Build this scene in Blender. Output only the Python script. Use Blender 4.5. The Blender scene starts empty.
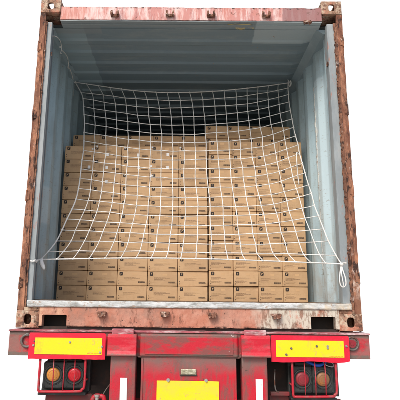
import bpy, bmesh, math, random
from mathutils import Vector, Matrix
R = math.radians
random.seed(7)
sc = bpy.context.scene
COL = sc.collection

# ------------------------------------------------------------------ materials
def mat(name, base, layers=(), rough=0.6, metal=0.0, bump=0.0, bump_scale=60, spec=0.4, jitter=0.0, rough_var=0.0, coords='world'):
    """layers: dicts(col, scale, lo, hi, stretch, detail, amt, mask=[(axis,a,b)...]) painted one over another.
    every layer is a noise (wear, rust, dirt) and/or a region of the surface in another colour."""
    m = bpy.data.materials.new(name); m.use_nodes = True
    nt = m.node_tree; N = nt.nodes; L = nt.links
    bs = N['Principled BSDF']
    if coords == 'world':
        g = N.new('ShaderNodeNewGeometry'); P = g.outputs['Position']
    else:
        g = N.new('ShaderNodeTexCoord'); oi = N.new('ShaderNodeObjectInfo')
        ad = N.new('ShaderNodeVectorMath'); ad.operation = 'MULTIPLY_ADD'
        L.new(oi.outputs['Random'], ad.inputs[0]); ad.inputs[1].default_value = (31, 17, 23)
        L.new(g.outputs['Object'], ad.inputs[2]); P = ad.outputs[0]
    sep = N.new('ShaderNodeSeparateXYZ'); L.new(P, sep.inputs[0])
    def math_(op, a, b=None, c=None, clamp=False):
        n = N.new('ShaderNodeMath'); n.operation = op; n.use_clamp = clamp
        for i, v in enumerate((a, b, c)):
            if v is None: continue
            if isinstance(v, (int, float)): n.inputs[i].default_value = v
            else: L.new(v, n.inputs[i])
        return n.outputs[0]
    def noise(scale, stretch=(1, 1, 1), detail=5, seed=0.0, rgh=0.6):
        mp = N.new('ShaderNodeMapping'); mp.inputs['Scale'].default_value = stretch
        mp.inputs['Location'].default_value = (seed, seed * 1.7, seed * .6)
        L.new(P, mp.inputs[0])
        n = N.new('ShaderNodeTexNoise'); n.inputs['Scale'].default_value = scale
        n.inputs['Detail'].default_value = detail; n.inputs['Roughness'].default_value = rgh
        L.new(mp.outputs[0], n.inputs['Vector']); return n.outputs['Fac']
    cur = None
    rgb = N.new('ShaderNodeRGB'); rgb.outputs[0].default_value = (*base, 1); cur = rgb.outputs[0]
    if jitter:
        oi2 = N.new('ShaderNodeObjectInfo')
        hs = N.new('ShaderNodeHueSaturation'); L.new(cur, hs.inputs['Color'])
        v = math_('MULTIPLY_ADD', oi2.outputs['Random'], jitter * 2, 1 - jitter)
        L.new(v, hs.inputs['Value']); cur = hs.outputs[0]
    for i, l in enumerate(layers):
        f = None
        if 'scale' in l:
            nz = noise(l['scale'], l.get('stretch', (1, 1, 1)), l.get('detail', 6), l.get('seed', i * 3.1), l.get('rgh', .72))
            mr = N.new('ShaderNodeMapRange'); L.new(nz, mr.inputs[0])
            mr.inputs[1].default_value = l['lo']; mr.inputs[2].default_value = l['hi']
            f = mr.outputs[0]
        for (ax, a, b, soft, wob) in l.get('mask', ()):
            c = sep.outputs['XYZ'.index(ax)]
            if wob:
                c = math_('ADD', c, math_('MULTIPLY', math_('SUBTRACT', noise(l.get('wobscale', 9), (1, 1, 1), 4, 5.5 + i), .5), wob))
            k1 = math_('DIVIDE', math_('SUBTRACT', c, a), soft, clamp=True)
            k2 = math_('DIVIDE', math_('SUBTRACT', b, c), soft, clamp=True)
            k = math_('MULTIPLY', k1, k2)
            f = k if f is None else math_('MULTIPLY', f, k)
        f = math_('MULTIPLY', f, l.get('amt', 1.0))
        mx = N.new('ShaderNodeMix'); mx.data_type = 'RGBA'
        L.new(f, mx.inputs['Factor']); L.new(cur, mx.inputs['A']); mx.inputs['B'].default_value = (*l['col'], 1)
        cur = mx.outputs['Result']
    L.new(cur, bs.inputs['Base Color'])
    bs.inputs['Metallic'].default_value = metal; bs.inputs['Specular IOR Level'].default_value = spec
    if rough_var:
        L.new(math_('MULTIPLY_ADD', noise(25, (1, 1, 1), 4, 8.0), rough_var, rough - rough_var / 2, clamp=True), bs.inputs['Roughness'])
    else: bs.inputs['Roughness'].default_value = rough
    if bump:
        b = N.new('ShaderNodeBump'); b.inputs['Strength'].default_value = bump; b.inputs['Distance'].default_value = .004
        L.new(noise(bump_scale, (1, 1, 1), 6, 1.3, .7), b.inputs['Height']); L.new(b.outputs[0], bs.inputs['Normal'])
    return m

RUST = (.115, .045, .026); DRUST = (.045, .022, .016)
M = {}
M['header'] = mat('faded_pink_paint', (.54, .24, .215), [
    dict(col=(.80, .66, .64), scale=4, stretch=(6, 6, .9), lo=.46, hi=.58, amt=.75),
    dict(col=(.40, .16, .15), scale=7, stretch=(3, 1, .8), lo=.53, hi=.62, amt=.6, seed=17),
    dict(col=(.55, .17, .11), scale=5, stretch=(1.2, 1, 1), lo=.5, hi=.72, amt=.6, seed=4),
    dict(col=(.27, .13, .13), mask=[('X', .735, 3, .012, .02)], amt=.85),
    dict(col=(.58, .21, .15), mask=[('X', -3, -.80, .2, .1)], amt=.5),
    dict(col=RUST, scale=22, stretch=(1, 1, .8), lo=.60, hi=.68, seed=9),
    dict(col=DRUST, scale=30, lo=.50, hi=.6, mask=[('Z', 2.517, 2.6, .006, .02)]),
    dict(col=DRUST, scale=30, lo=.45, hi=.6, mask=[('Z', 2.3, 2.422, .008, .02)])], rough=.6, bump=.5)
M['rail'] = mat('salmon_paint', (.46, .185, .12), [
    dict(col=(.56, .30, .22), scale=6, lo=.44, hi=.58, amt=.7),
    dict(col=(.28, .17, .13), scale=3.5, stretch=(1.4, 1, 1), lo=.50, hi=.60, amt=.55, seed=41),
    dict(col=(.32, .12, .08), scale=9, stretch=(1, 1, 1.5), lo=.50, hi=.78, amt=.6, seed=2),
    dict(col=(.56, .53, .45), scale=5, stretch=(1.6, 1, 1), lo=.38, hi=.48, mask=[('X', .44, 3, .12, .3)], amt=.95, seed=6),
    dict(col=(.60, .36, .24), scale=9, lo=.45, hi=.6, mask=[('X', -3, -.86, .06, .05)], seed=7),
    dict(col=RUST, scale=16, stretch=(2.4, 1, .8), lo=.56, hi=.66, seed=12, amt=.8),
    dict(col=(.20, .10, .06), scale=18, stretch=(2, 1, .6), lo=.50, hi=.60, mask=[('X', .44, 3, .1, .2)], seed=3, amt=.8),
    dict(col=DRUST, scale=42, lo=.63, hi=.68, seed=5),
    dict(col=DRUST, scale=24, lo=.46, hi=.6, mask=[('Z', -1, .025, .01, .02)])], rough=.65, bump=.6)
M['sill'] = mat('worn_pale_steel', (.42, .44, .44), [
    dict(col=(.66, .69, .70), scale=7, stretch=(1, 1, 3), lo=.4, hi=.62),
    dict(col=(.24, .25, .24), scale=12, stretch=(1, 1, 4), lo=.50, hi=.62, amt=.8, seed=3),
    dict(col=(.20, .17, .14), scale=14, lo=.40, hi=.55, amt=.8, seed=23, mask=[('Z', .1, .158, .006, .01)]),
    dict(col=(.62, .52, .38), scale=10, lo=.42, hi=.6, mask=[('X', .75, 3, .2, .2)], amt=.8),
    dict(col=(.34, .24, .17), scale=26, stretch=(1, 1, 1.6), lo=.56, hi=.66, seed=8, amt=.85)], rough=.55, bump=.4, metal=.1)
M['cast'] = mat('rusty_casting', (.34, .20, .13), [
    dict(col=(.58, .48, .36), scale=12, lo=.47, hi=.57, amt=.85),
    dict(col=(.50, .19, .12), scale=9, lo=.50, hi=.58, seed=5, amt=.85),
    dict(col=(.15, .065, .04), scale=14, lo=.49, hi=.58, seed=11, amt=.9),
    dict(col=DRUST, scale=26, lo=.54, hi=.62, seed=2, amt=.9)], rough=.75, bump=.9, bump_scale=70)
M['post'] = mat('rusted_orange_post', (.24, .110, .066), [
    dict(col=(.46, .21, .12), scale=9, stretch=(1, 1, .4), lo=.47, hi=.57, amt=.9),
    dict(col=(.17, .065, .038), scale=12, stretch=(1, 1, .25), lo=.48, hi=.58, seed=5),
    dict(col=(.62, .52, .45), scale=11, stretch=(1, 1, .5), lo=.62, hi=.68, seed=15, amt=.9),
    dict(col=(.62, .50, .42), scale=12, stretch=(1, 1, .6), lo=.50, hi=.60, seed=25, amt=.8, mask=[('X', 0, 3, .1, 0), ('Z', .2, .6, .1, .1)]),
    dict(col=DRUST, scale=20, stretch=(1, 1, .4), lo=.53, hi=.60, seed=31)], rough=.8, bump=1.0, bump_scale=55)
M['post_rust'] = mat('heavily_rusted_steel', (.17, .078, .048), [
    dict(col=(.31, .15, .09), scale=12, stretch=(1, 1, .5), lo=.48, hi=.60),
    dict(col=(.5, .42, .38), scale=20, stretch=(1, 1, .6), lo=.58, hi=.64, seed=5),
    dict(col=DRUST, scale=22, lo=.50, hi=.6, seed=9)], rough=.85, bump=1.0, bump_scale=50)
BLUEG = (.315, .425, .475)
M['jamb'] = mat('pale_grey_jamb', (.235, .27, .285), [
    dict(col=(.36, .395, .41), scale=5, stretch=(1, 1, .3), lo=.45, hi=.62, amt=.7),
    dict(col=(.36, .18, .14), scale=14, stretch=(1, 1, .35), lo=.60, hi=.66, seed=4),
    dict(col=RUST, scale=24, lo=.5, hi=.58, seed=7, mask=[('X', 1.158, 3, .010, .03)])], rough=.55, bump=.3)
M['wall'] = mat('blue_grey_wall', BLUEG, [
    dict(col=(.42, .56, .62), scale=3, stretch=(1, 1, .5), lo=.42, hi=.58, amt=.6),
    dict(col=(.44, .59, .66), scale=3, lo=.2, hi=.5, amt=.6, mask=[('X', .9, 3, .01, 0)]),  # right wall lightened in its colour, for light falling from the left
    dict(col=(.27, .33, .35), scale=5, stretch=(1.4, 1.4, .4), lo=.50, hi=.66, amt=.6, seed=3),
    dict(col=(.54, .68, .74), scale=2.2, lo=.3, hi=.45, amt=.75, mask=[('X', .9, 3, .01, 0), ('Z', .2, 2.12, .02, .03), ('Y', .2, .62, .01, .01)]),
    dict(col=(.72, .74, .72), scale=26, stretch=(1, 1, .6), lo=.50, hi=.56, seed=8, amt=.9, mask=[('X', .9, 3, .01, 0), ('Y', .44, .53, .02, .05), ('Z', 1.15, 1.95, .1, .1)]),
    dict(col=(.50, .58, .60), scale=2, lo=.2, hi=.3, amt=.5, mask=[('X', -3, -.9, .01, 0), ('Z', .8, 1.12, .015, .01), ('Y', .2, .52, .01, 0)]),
    dict(col=(.30, .26, .22), scale=34, lo=.66, hi=.70, seed=21, amt=.8),
    dict(col=(.22, .19, .165), scale=40, stretch=(1, .3, 2.5), lo=.60, hi=.64, seed=51, amt=.6),
    dict(col=(.36, .35, .32), scale=7, stretch=(1, 1, .4), lo=.46, hi=.60, seed=13, amt=.6, mask=[('Z', 0, .75, .25, .2)])],
    rough=.5, bump=.3, bump_scale=25, spec=.35, rough_var=.2)
ROOF = (.135, .165, .172)
M['roof'] = mat('grey_roof_paint', (.19, .255, .285), [
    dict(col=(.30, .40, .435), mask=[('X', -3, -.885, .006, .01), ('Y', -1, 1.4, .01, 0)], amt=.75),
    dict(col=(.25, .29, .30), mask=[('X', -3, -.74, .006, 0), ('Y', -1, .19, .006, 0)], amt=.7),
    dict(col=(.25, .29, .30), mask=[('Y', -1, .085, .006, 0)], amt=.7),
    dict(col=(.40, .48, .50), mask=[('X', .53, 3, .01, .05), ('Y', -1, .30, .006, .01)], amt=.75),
    dict(col=(.34, .38, .37), scale=3, stretch=(.6, 2, 1), lo=.52, hi=.7, amt=.4, seed=3),
    dict(col=(.55, .45, .20), scale=14, lo=.52, hi=.56, seed=8, mask=[('X', .36, .56, .02, .03), ('Y', .08, .12, .01, .03)]),
    dict(col=(.30, .22, .16), scale=22, lo=.66, hi=.71, seed=5)], rough=.5, bump=.3, bump_scale=25)
M['siderail'] = mat('grey_side_rail', (.26, .35, .39), [dict(col=(.34, .43, .46), scale=5, lo=.45, hi=.6, amt=.6)], rough=.5, bump=.3)
M['floor'] = mat('container_plywood', (.16, .10, .06), [dict(col=(.08, .05, .03), scale=6, stretch=(5, .5, 1), lo=.4, hi=.6)], rough=.8)
M['under'] = mat('dark_underside', (.03, .024, .022), [dict(col=RUST, scale=8, lo=.5, hi=.7, amt=.5)], rough=.85)
REDP = (.52, .010, .028)
WORN = (.16, .078, .068)
M['beam'] = mat('worn_red_beam', REDP, [
    dict(col=(.42, .02, .03), scale=6, lo=.42, hi=.6, amt=.7),
    dict(col=WORN, scale=4.2, stretch=(1, 1, 2.2), lo=.46, hi=.58, amt=.8, seed=2),
    dict(col=(.24, .13, .11), scale=5, lo=.44, hi=.54, amt=.85, seed=6, mask=[('X', -3, -1.08, .03, .05)]),
    dict(col=(.30, .12, .11), scale=6, lo=.42, hi=.56, amt=.8, seed=6, mask=[('X', 1.08, 3, .03, .05)]),
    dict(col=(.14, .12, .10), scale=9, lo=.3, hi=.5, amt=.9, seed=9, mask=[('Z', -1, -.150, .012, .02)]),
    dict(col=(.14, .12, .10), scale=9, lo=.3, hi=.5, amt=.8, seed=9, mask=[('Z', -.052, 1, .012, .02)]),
    dict(col=(.66, .64, .62), scale=26, lo=.61, hi=.64, seed=14, mask=[('X', .26, .36, .02, .02)])], rough=.5, bump=.5, spec=.4, rough_var=.25)
M['panel'] = mat('worn_red_panel', REDP, [
    dict(col=(.36, .03, .045), scale=5, stretch=(1, 1, .6), lo=.42, hi=.62, amt=.8),
    dict(col=WORN, scale=4.5, stretch=(2.2, 1, .6), lo=.51, hi=.60, amt=.75, seed=2),
    dict(col=(.16, .13, .115), scale=7, lo=.28, hi=.5, amt=.8, seed=4, mask=[('Z', -.30, .1, .09, .08)]),
    dict(col=(.10, .06, .05), scale=30, lo=.63, hi=.68, seed=9)], rough=.5, bump=.5, rough_var=.25)
M['cap'] = mat('red_post_cap', (.54, .013, .032), [
    dict(col=(.55, .13, .15), scale=6, stretch=(1, 1, 2), lo=.5, hi=.66, amt=.5),
    dict(col=WORN, scale=7, stretch=(1, 1, 2), lo=.52, hi=.66, amt=.8, seed=4),
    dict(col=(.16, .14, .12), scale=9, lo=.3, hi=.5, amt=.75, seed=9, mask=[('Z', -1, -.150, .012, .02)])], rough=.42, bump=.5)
M['flange'] = mat('scraped_pink_flange', (.38, .10, .12), [
    dict(col=(.62, .52, .52), scale=5, stretch=(1, 3, 3), lo=.48, hi=.6, amt=.8),
    dict(col=(.12, .08, .07), scale=9, stretch=(1, 3, 3), lo=.52, hi=.64, seed=4)], rough=.55, bump=.4)
M['redboard'] = mat('red_reflective_sheet', (.64, .008, .035), [
    dict(col=(.66, .05, .09), scale=8, lo=.5, hi=.7, amt=.5), dict(col=(.25, .02, .03), scale=24, lo=.64, hi=.70, seed=4),
    dict(col=(.75, .6, .6), scale=40, lo=.70, hi=.73, seed=7)], rough=.35, bump=.2, spec=.5)
M['yellow'] = mat('yellow_reflective_sheet', (.86, .66, .006), [
    dict(col=(.90, .66, .01), scale=5, lo=.46, hi=.60, amt=.7),
    dict(col=(.86, .60, .02), scale=120, lo=.5, hi=.6, amt=.45, seed=9),
    dict(col=(.70, .40, .05), scale=30, lo=.47, hi=.56, amt=.6, seed=19, mask=[('X', -1.05, -.98, .02, .02)]),
    dict(col=(.75, .48, .06), scale=9, stretch=(1, 1, .4), lo=.60, hi=.68, amt=.6, seed=5),
    dict(col=(.55, .36, .12), scale=30, lo=.58, hi=.64, seed=2, amt=.8),
    dict(col=(.70, .56, .06), scale=3, stretch=(1, 1, 2), lo=.48, hi=.6, seed=33, amt=.6),
    dict(col=(.45, .38, .30), scale=45, lo=.60, hi=.66, seed=12, mask=[('X', -.66, -.57, .02, .02)])], rough=.4, spec=.5)
M['white'] = mat('white_strip_paint', (.80, .80, .79), [dict(col=(.45, .36, .33), scale=22, lo=.62, hi=.68)], rough=.45)
M['black'] = mat('black_plastic', (.022, .026, .026), [dict(col=(.075, .08, .08), scale=12, lo=.5, hi=.7, amt=.7)], rough=.55, bump=.3)
M['rubber'] = mat('tyre_rubber', (.022, .022, .022), [dict(col=(.08, .07, .06), scale=8, lo=.5, hi=.7, amt=.6)], rough=.85)
M['flap'] = mat('dusty_mud_flap', (.045, .032, .030), [dict(col=(.09, .07, .06), scale=5, lo=.45, hi=.7, amt=.6)], rough=.85)
M['darkred'] = mat('dirty_dark_red_steel', (.22, .02, .025), [dict(col=(.07, .05, .045), scale=6, lo=.4, hi=.6, amt=.8)], rough=.7)
M['amber'] = mat('amber_lens', (.52, .22, .04), [dict(col=(.60, .28, .10), scale=12, lo=.5, hi=.66, amt=.5)], rough=.25, spec=.6)
M['amber_dirty'] = mat('dirty_amber_lens', (.34, .13, .03), [dict(col=(.20, .13, .09), scale=12, lo=.42, hi=.62, amt=.7)], rough=.4)
M['redlens'] = mat('red_lens', (.46, .008, .018), [dict(col=(.30, .05, .05), scale=12, lo=.5, hi=.62, amt=.5)], rough=.22, spec=.6)
M['redlens_dirty'] = mat('dirty_red_lens', (.27, .018, .03), [dict(col=(.16, .06, .06), scale=12, lo=.45, hi=.65, amt=.6)], rough=.4)
M['cage'] = mat('red_guard_paint', (.44, .016, .032), [dict(col=(.25, .10, .09), scale=16, lo=.5, hi=.62, amt=.8)], rough=.45, bump=.2)
M['steel'] = mat('dull_steel', (.42, .42, .40), [dict(col=RUST, scale=40, lo=.55, hi=.65)], rough=.45, metal=.6)
M['iron'] = mat('grey_iron_ring', (.16, .15, .14), [dict(col=RUST, scale=30, lo=.5, hi=.6)], rough=.6, metal=.3)
M['lug'] = mat('rusty_lug', (.22, .10, .065), [dict(col=(.55, .42, .34), scale=26, lo=.52, hi=.6), dict(col=DRUST, scale=30, lo=.5, hi=.6, seed=6)], rough=.85, bump=.9)
M['cleat'] = mat('tarnished_plate', (.36, .34, .24), [dict(col=(.65, .63, .5), scale=40, stretch=(1, 1, 3), lo=.5, hi=.6)], rough=.5, metal=.3)
M['blue'] = mat('blue_plastic', (.02, .10, .50), rough=.4)
M['net'] = mat('white_net_cord', (.86, .86, .84), [dict(col=(.60, .59, .55), scale=9, lo=.48, hi=.6, amt=.6), dict(col=(.60, .60, .58), scale=160, lo=.48, hi=.6, amt=.5, seed=5)], rough=.85, spec=.2, bump=.8, bump_scale=300)
M['rope'] = mat('frayed_grey_rope', (.55, .56, .54), [dict(col=(.3, .3, .28), scale=30, lo=.5, hi=.6)], rough=.85)
M['kraft'] = mat('kraft_board', (.53, .35, .20), [
    dict(col=(.60, .41, .24), scale=6, lo=.4, hi=.65, amt=.7),
    dict(col=(.44, .28, .15), scale=9, stretch=(1, 1, .5), lo=.52, hi=.7, amt=.5, seed=4),
    dict(col=(.50, .31, .15), scale=60, stretch=(.3, 1, 3), lo=.5, hi=.7, amt=.4, seed=8)],
    rough=.75, bump=.25, bump_scale=30, spec=.25, jitter=.13, coords='object')
M['kraft_worn'] = mat('kraft_seam', (.36, .22, .11), rough=.8, coords='object')
M['ink'] = mat('black_ink', (.030, .024, .022), rough=.7)
M['ink_soft'] = mat('faint_brown_ink', (.19, .12, .07), rough=.75)
M['ink_label'] = mat('grey_brown_print', (.11, .075, .05), rough=.75)
M['stamp'] = mat('pale_stamp', (.60, .39, .21), rough=.7)
M['tape_glint'] = mat('white_tape_glint', (.72, .73, .74), rough=.35)  # white colour stands in for shine on bits of tape
M['ground'] = mat('concrete_yard', (.42, .41, .39), [dict(col=(.30, .29, .28), scale=1.2, lo=.4, hi=.6)], rough=.9)

# ------------------------------------------------------------------ mesh helpers
def box(bm, x0, x1, y0, y1, z0, z1, mi=0, bev=0.0, seg=2):
    if x0 > x1: x0, x1 = x1, x0
    vs = [bm.verts.new(p) for p in ((x0,y0,z0),(x1,y0,z0),(x1,y1,z0),(x0,y1,z0),(x0,y0,z1),(x1,y0,z1),(x1,y1,z1),(x0,y1,z1))]
    fs = []
    for q in ((0,3,2,1),(4,5,6,7),(0,1,5,4),(1,2,6,5),(2,3,7,6),(3,0,4,7)):
        f = bm.faces.new([vs[i] for i in q]); f.material_index = mi; fs.append(f)
    if bev:
        es = list({e for f in fs for e in f.edges})
        r = bmesh.ops.bevel(bm, geom=es, offset=bev, segments=seg, profile=.5, affect='EDGES')
        for f in r['faces']: f.material_index = mi
    return vs
def prism(bm, pts, axis, a, b, mi=0):
    """outline pts (2D) extruded along axis from a to b"""
    def P(u, v, w):
        return {'Y': (u, w, v), 'X': (w, u, v), 'Z': (u, v, w)}[axis]
    A = [bm.verts.new(P(u, v, a)) for u, v in pts]; B = [bm.verts.new(P(u, v, b)) for u, v in pts]
    n = len(pts)
    f = [bm.faces.new(A), bm.faces.new(B[::-1])]
    for i in range(n): f.append(bm.faces.new([A[i], B[i], B[(i+1) % n], A[(i+1) % n]]))
    for q in f: q.material_index = mi
def cyl(bm, c, r, h, axis='Y', n=24, r2=None, mi=0, bev=0):
    rot = {'Y': Matrix.Rotation(R(90), 4, 'X'), 'X': Matrix.Rotation(R(90), 4, 'Y'), 'Z': Matrix()}[axis]
    bmesh.ops.create_cone(bm, cap_ends=True, segments=n, radius1=r, radius2=r if r2 is None else r2, depth=h,
                          matrix=Matrix.Translation(c) @ rot)
def tube(bm, pts, r, n=6, closed=False, caps=True, mi=0):
    pts = [Vector(p) for p in pts]; m = len(pts); rings = []
    up = Vector((.13, .31, .94))
    for i, p in enumerate(pts):
        a = pts[(i-1) % m] if (i or closed) else p
        b = pts[(i+1) % m] if (i < m-1 or closed) else p
        t = (b-a).normalized()
        u = up - t*up.dot(t)
        if u.length < .05: u = Vector((1, 0, 0)) - t*t.x
        u.normalize(); up = u; v = t.cross(u)
        rr = r[i] if isinstance(r, (list, tuple)) else r
        rings.append([bm.verts.new(p + (u*math.cos(2*math.pi*k/n) + v*math.sin(2*math.pi*k/n))*rr) for k in range(n)])
    for i in range(m if closed else m-1):
        A, B = rings[i], rings[(i+1) % m]
        for k in range(n):
            f = bm.faces.new([A[k], A[(k+1) % n], B[(k+1) % n], B[k]]); f.smooth = True; f.material_index = mi
    if caps and not closed:
        bm.faces.new(rings[0][::-1]); bm.faces.new(rings[-1])
def torus(bm, c, R1, r, axis='Y', n=28, m=8):
    pts = []
    for k in range(n):
        a = 2*math.pi*k/n; u, v = R1*math.cos(a), R1*math.sin(a)
        pts.append(Vector(c) + Vector({'Y': (u, 0, v), 'X': (0, u, v), 'Z': (u, v, 0)}[axis]))
    tube(bm, pts, r, m, closed=True)
def holed_plate(bm, c, hw, hh, rx, ry, t, axis, n=28):
    """rectangular plate (half sizes hw, hh) with a real oval hole, thickness t along axis, centre c"""
    angs = sorted(set([2*math.pi*k/n for k in range(n)] + [math.atan2(sy*hh, sx*hw) % (2*math.pi) for sx in (1, -1) for sy in (1, -1)]))
    def P(u, v, w):
        d = {'Y': (u, w, v), 'X': (w, u, v), 'Z': (u, v, w)}[axis]
        return bm.verts.new((c[0]+d[0], c[1]+d[1], c[2]+d[2]))
    L = []
    for w in (-t/2, t/2):
        O, I = [], []
        for a in angs:
            ca, sa = math.cos(a), math.sin(a)
            k = min(hw/abs(ca) if abs(ca) > 1e-6 else 1e9, hh/abs(sa) if abs(sa) > 1e-6 else 1e9)
            O.append(P(ca*k, sa*k, w))
            e = abs(ca)**3/rx**3 + abs(sa)**3/ry**3
            q = e**(-1/3); I.append(P(ca*q, sa*q, w))
        L.append((O, I))
    m = len(angs)
    for i in range(m):
        j = (i+1) % m
        (O0, I0), (O1, I1) = L
        bm.faces.new([O0[i], O0[j], I0[j], I0[i]]); bm.faces.new([O1[i], I1[i], I1[j], O1[j]])
        bm.faces.new([O0[i], O1[i], O1[j], O0[j]]); bm.faces.new([I0[i], I0[j], I1[j], I1[i]])
def obj(name, bm, m, parent=None, smooth=False, noise=0.0, at=None):
    """link the bmesh as ONE mesh object; when it has a parent thing its origin is that thing's base"""
    bmesh.ops.recalc_face_normals(bm, faces=bm.faces[:])
    if noise:
        for v in bm.verts:
            v.co += Vector((random.uniform(-noise, noise), random.uniform(-noise, noise), random.uniform(-noise, noise)))
    me = bpy.data.meshes.new(name)
    org = Vector((0, 0, 0)) if at is None else Vector(at)
    base = org
    if parent is not None and at is None:
        base = WORLD[parent.name]
    for v in bm.verts: v.co -= base
    bm.to_mesh(me); bm.free()
    for mm in (m if isinstance(m, (list, tuple)) else [m]): me.materials.append(mm)
    if smooth:
        for p in me.polygons: p.use_smooth = True
    o = bpy.data.objects.new(name, me); COL.objects.link(o)
    if parent is not None:
        o.parent = parent; o.location = base - WORLD[parent.name]
    else: o.location = base
    WORLD[o.name] = base
    return o
WORLD = {}
def thing(name, label, cat, loc=(0, 0, 0), group=None):
    o = bpy.data.objects.new(name, None); COL.objects.link(o); o.location = loc
    o.empty_display_size = .1
    WORLD[o.name] = Vector(loc); tag(o, label, cat, group); return o
def tag(o, label, cat, group=None, kind=None):
    if label: o['label'] = label
    if cat: o['category'] = cat
    if group: o['group'] = group
    if kind: o['kind'] = kind
def nb(): return bmesh.new()

# ------------------------------------------------------------------ the container
HB = 2.591
CT = thing('shipping_container', 'open rusty shipping container with faded salmon frame and grey blue corrugated interior', 'shipping container', (0, 0, 0))

def casting(sx, top):
    bm = nb(); x = sx*(1.219-.081); zc = (HB-.059) if top else .059; t = .016
    holed_plate(bm, (x, t/2, zc), .081, .059, .026 if not top else .024, .034 if not top else .030, t, 'Y')
    holed_plate(bm, (sx*(1.219-t/2), .089+t/2, zc), .089-t/2, .059, .034, .028, t, 'X')
    zz = (HB-t/2) if top else t/2
    holed_plate(bm, (x-sx*t/2, .089+t/2, zz), .081-t/2, .089-t/2, .045, .058, t, 'Z')
    # inner walls: the face against the beam, the back and the closing face
    box(bm, sx*(1.219-.162), sx*(1.219-.162+t), t, .178, zc-.059 + (t if not top else 0), zc+.059 - (0 if not top else t))
    box(bm, sx*(1.219-.162+t), sx*(1.219-t), .178-t, .178, zc-.059 + (t if not top else 0), zc+.059 - (0 if not top else t))
    zi = (HB-.118+t/2) if top else (.118-t/2)
    box(bm, sx*(1.219-.162+t), sx*(1.219-t), t, .178-t, zi-t/2, zi+t/2)
    bmesh.ops.remove_doubles(bm, verts=bm.verts[:], dist=.0004)
    o = obj('corner_casting', bm, M['cast'], CT)
    bv = o.modifiers.new('bevel', 'BEVEL'); bv.width = .005; bv.segments = 2; bv.limit_method = 'ANGLE'; bv.angle_limit = R(50)
    return o
for sx in (-1, 1):
    for top in (0, 1):
        casting(sx, top)

# header over the opening
def wavy(a, b, z, n, amp, seed):
    rnd = random.Random(seed)
    return [(a + (b-a)*i/n, z + rnd.uniform(-amp, amp)) for i in range(n+1)]
bm = nb()
prism(bm, wavy(-1.057, 1.057, 2.418, 40, .0015, 1) + wavy(1.057, -1.057, 2.532, 60, .0025, 2), 'Y', .012, .055)
header = obj('top_rail', bm, M['header'], CT)
bm = nb(); box(bm, -1.057, 1.057, .0551, .17, 2.40, 2.415, bev=.002); box(bm, -1.057, 1.057, .11, .17, 2.4151, 2.50); box(bm, -1.205, 1.205, .179, .21, 2.405, 2.56)
box(bm, -1.057, 1.057, .018, .0548, 2.408, 2.4165)
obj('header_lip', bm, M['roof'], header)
def lock_keeper(x, z, parent, w=.05):
    bm = nb()
    for s in (-1, 1):
        box(bm, x+s*w*.5-.009, x+s*w*.5+.009, -.030, .012, z-.022, z+.010, bev=.004)
        cyl(bm, (x+s*w*.5, -.016, z+.012), .008, .014, 'Z', 10)
    box(bm, x-w*.42, x+w*.42, -.012, .012, z-.024, z-.004, bev=.003)
    return obj('lock_keeper', bm, M['lug'], parent, noise=.0012)
for x, z in ((-.614, 2.462), (-.169, 2.465), (.162, 2.464), (.606, 2.463)): lock_keeper(x, z, header)
# rusty drop bracket under the header
bm = nb()
for dx in (-.02, 0, .02): box(bm, .938+dx-.008, .938+dx+.008, -.004, .02, 2.392 - abs(dx)*.2, 2.418, bev=.004)
tube(bm, [(.905, -.002, 2.402), (.97, -.002, 2.398)], .009, 8)
obj('bracket', bm, M['lug'], header, noise=.0015)
# a wisp of wire on the underside near the middle
bm = nb(); tube(bm, [(.30, .05, 2.404), (.36, .03, 2.398), (.42, .04, 2.400), (.47, .03, 2.396), (.50, .05, 2.402)], .0022, 5)
obj('wire', bm, mat('ochre_wire', (.45, .36, .16)), header)

# bottom rail with the two openings beside the castings
rail_pts = [(-1.057, .012), (-1.036, .012), (-1.036, .086), (-1.030, .091), (-.868, .091), (-.862, .086), (-.862, .012)]
rail_pts += wavy(-.84, .84, .012, 40, .0018, 5)
rail_pts += [(.858, .012), (.858, .090), (.864, .096), (1.026, .096), (1.032, .090), (1.032, .012), (1.057, .012), (1.057, .144), (-1.057, .144)]
bm = nb(); prism(bm, rail_pts, 'Y', .004, .060)
brail = obj('bottom_rail', bm, M['rail'], CT)
bm = nb()
n = 60
top = wavy(-1.149, 1.149, .189, n, .0008, 8); bot = wavy(1.149, -1.149, .1442, n, .0006, 9)
prism(bm, bot[::-1] + top[::-1], 'Y', -.006, .11)
sill = obj('door_sill', bm, M['sill'], CT)
bv = sill.modifiers.new('b', 'BEVEL'); bv.width = .006; bv.segments = 3; bv.limit_method = 'ANGLE'; bv.angle_limit = R(50)
def cam_keeper(x, z):
    bm = nb(); w = .066
    box(bm, x-w/2, x+w/2, -.034, .004, z-.004, z+.017, bev=.006)
    box(bm, x-w/2+.008, x-w/2+.026, -.046, .004, z-.022, z-.002, bev=.006)
    box(bm, x+w/2-.030, x+w/2-.004, -.040, .004, z-.018, z-.002, bev=.005)
    cyl(bm, (x+.004, -.03, z-.008), .011, .03, 'Y', 10)
    return obj('lock_keeper', bm, M['lug'], brail, noise=.0015)
for x, z in ((-.613, .100), (-.169, .104), (.163, .101), (.613, .098)): cam_keeper(x, z)

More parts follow.
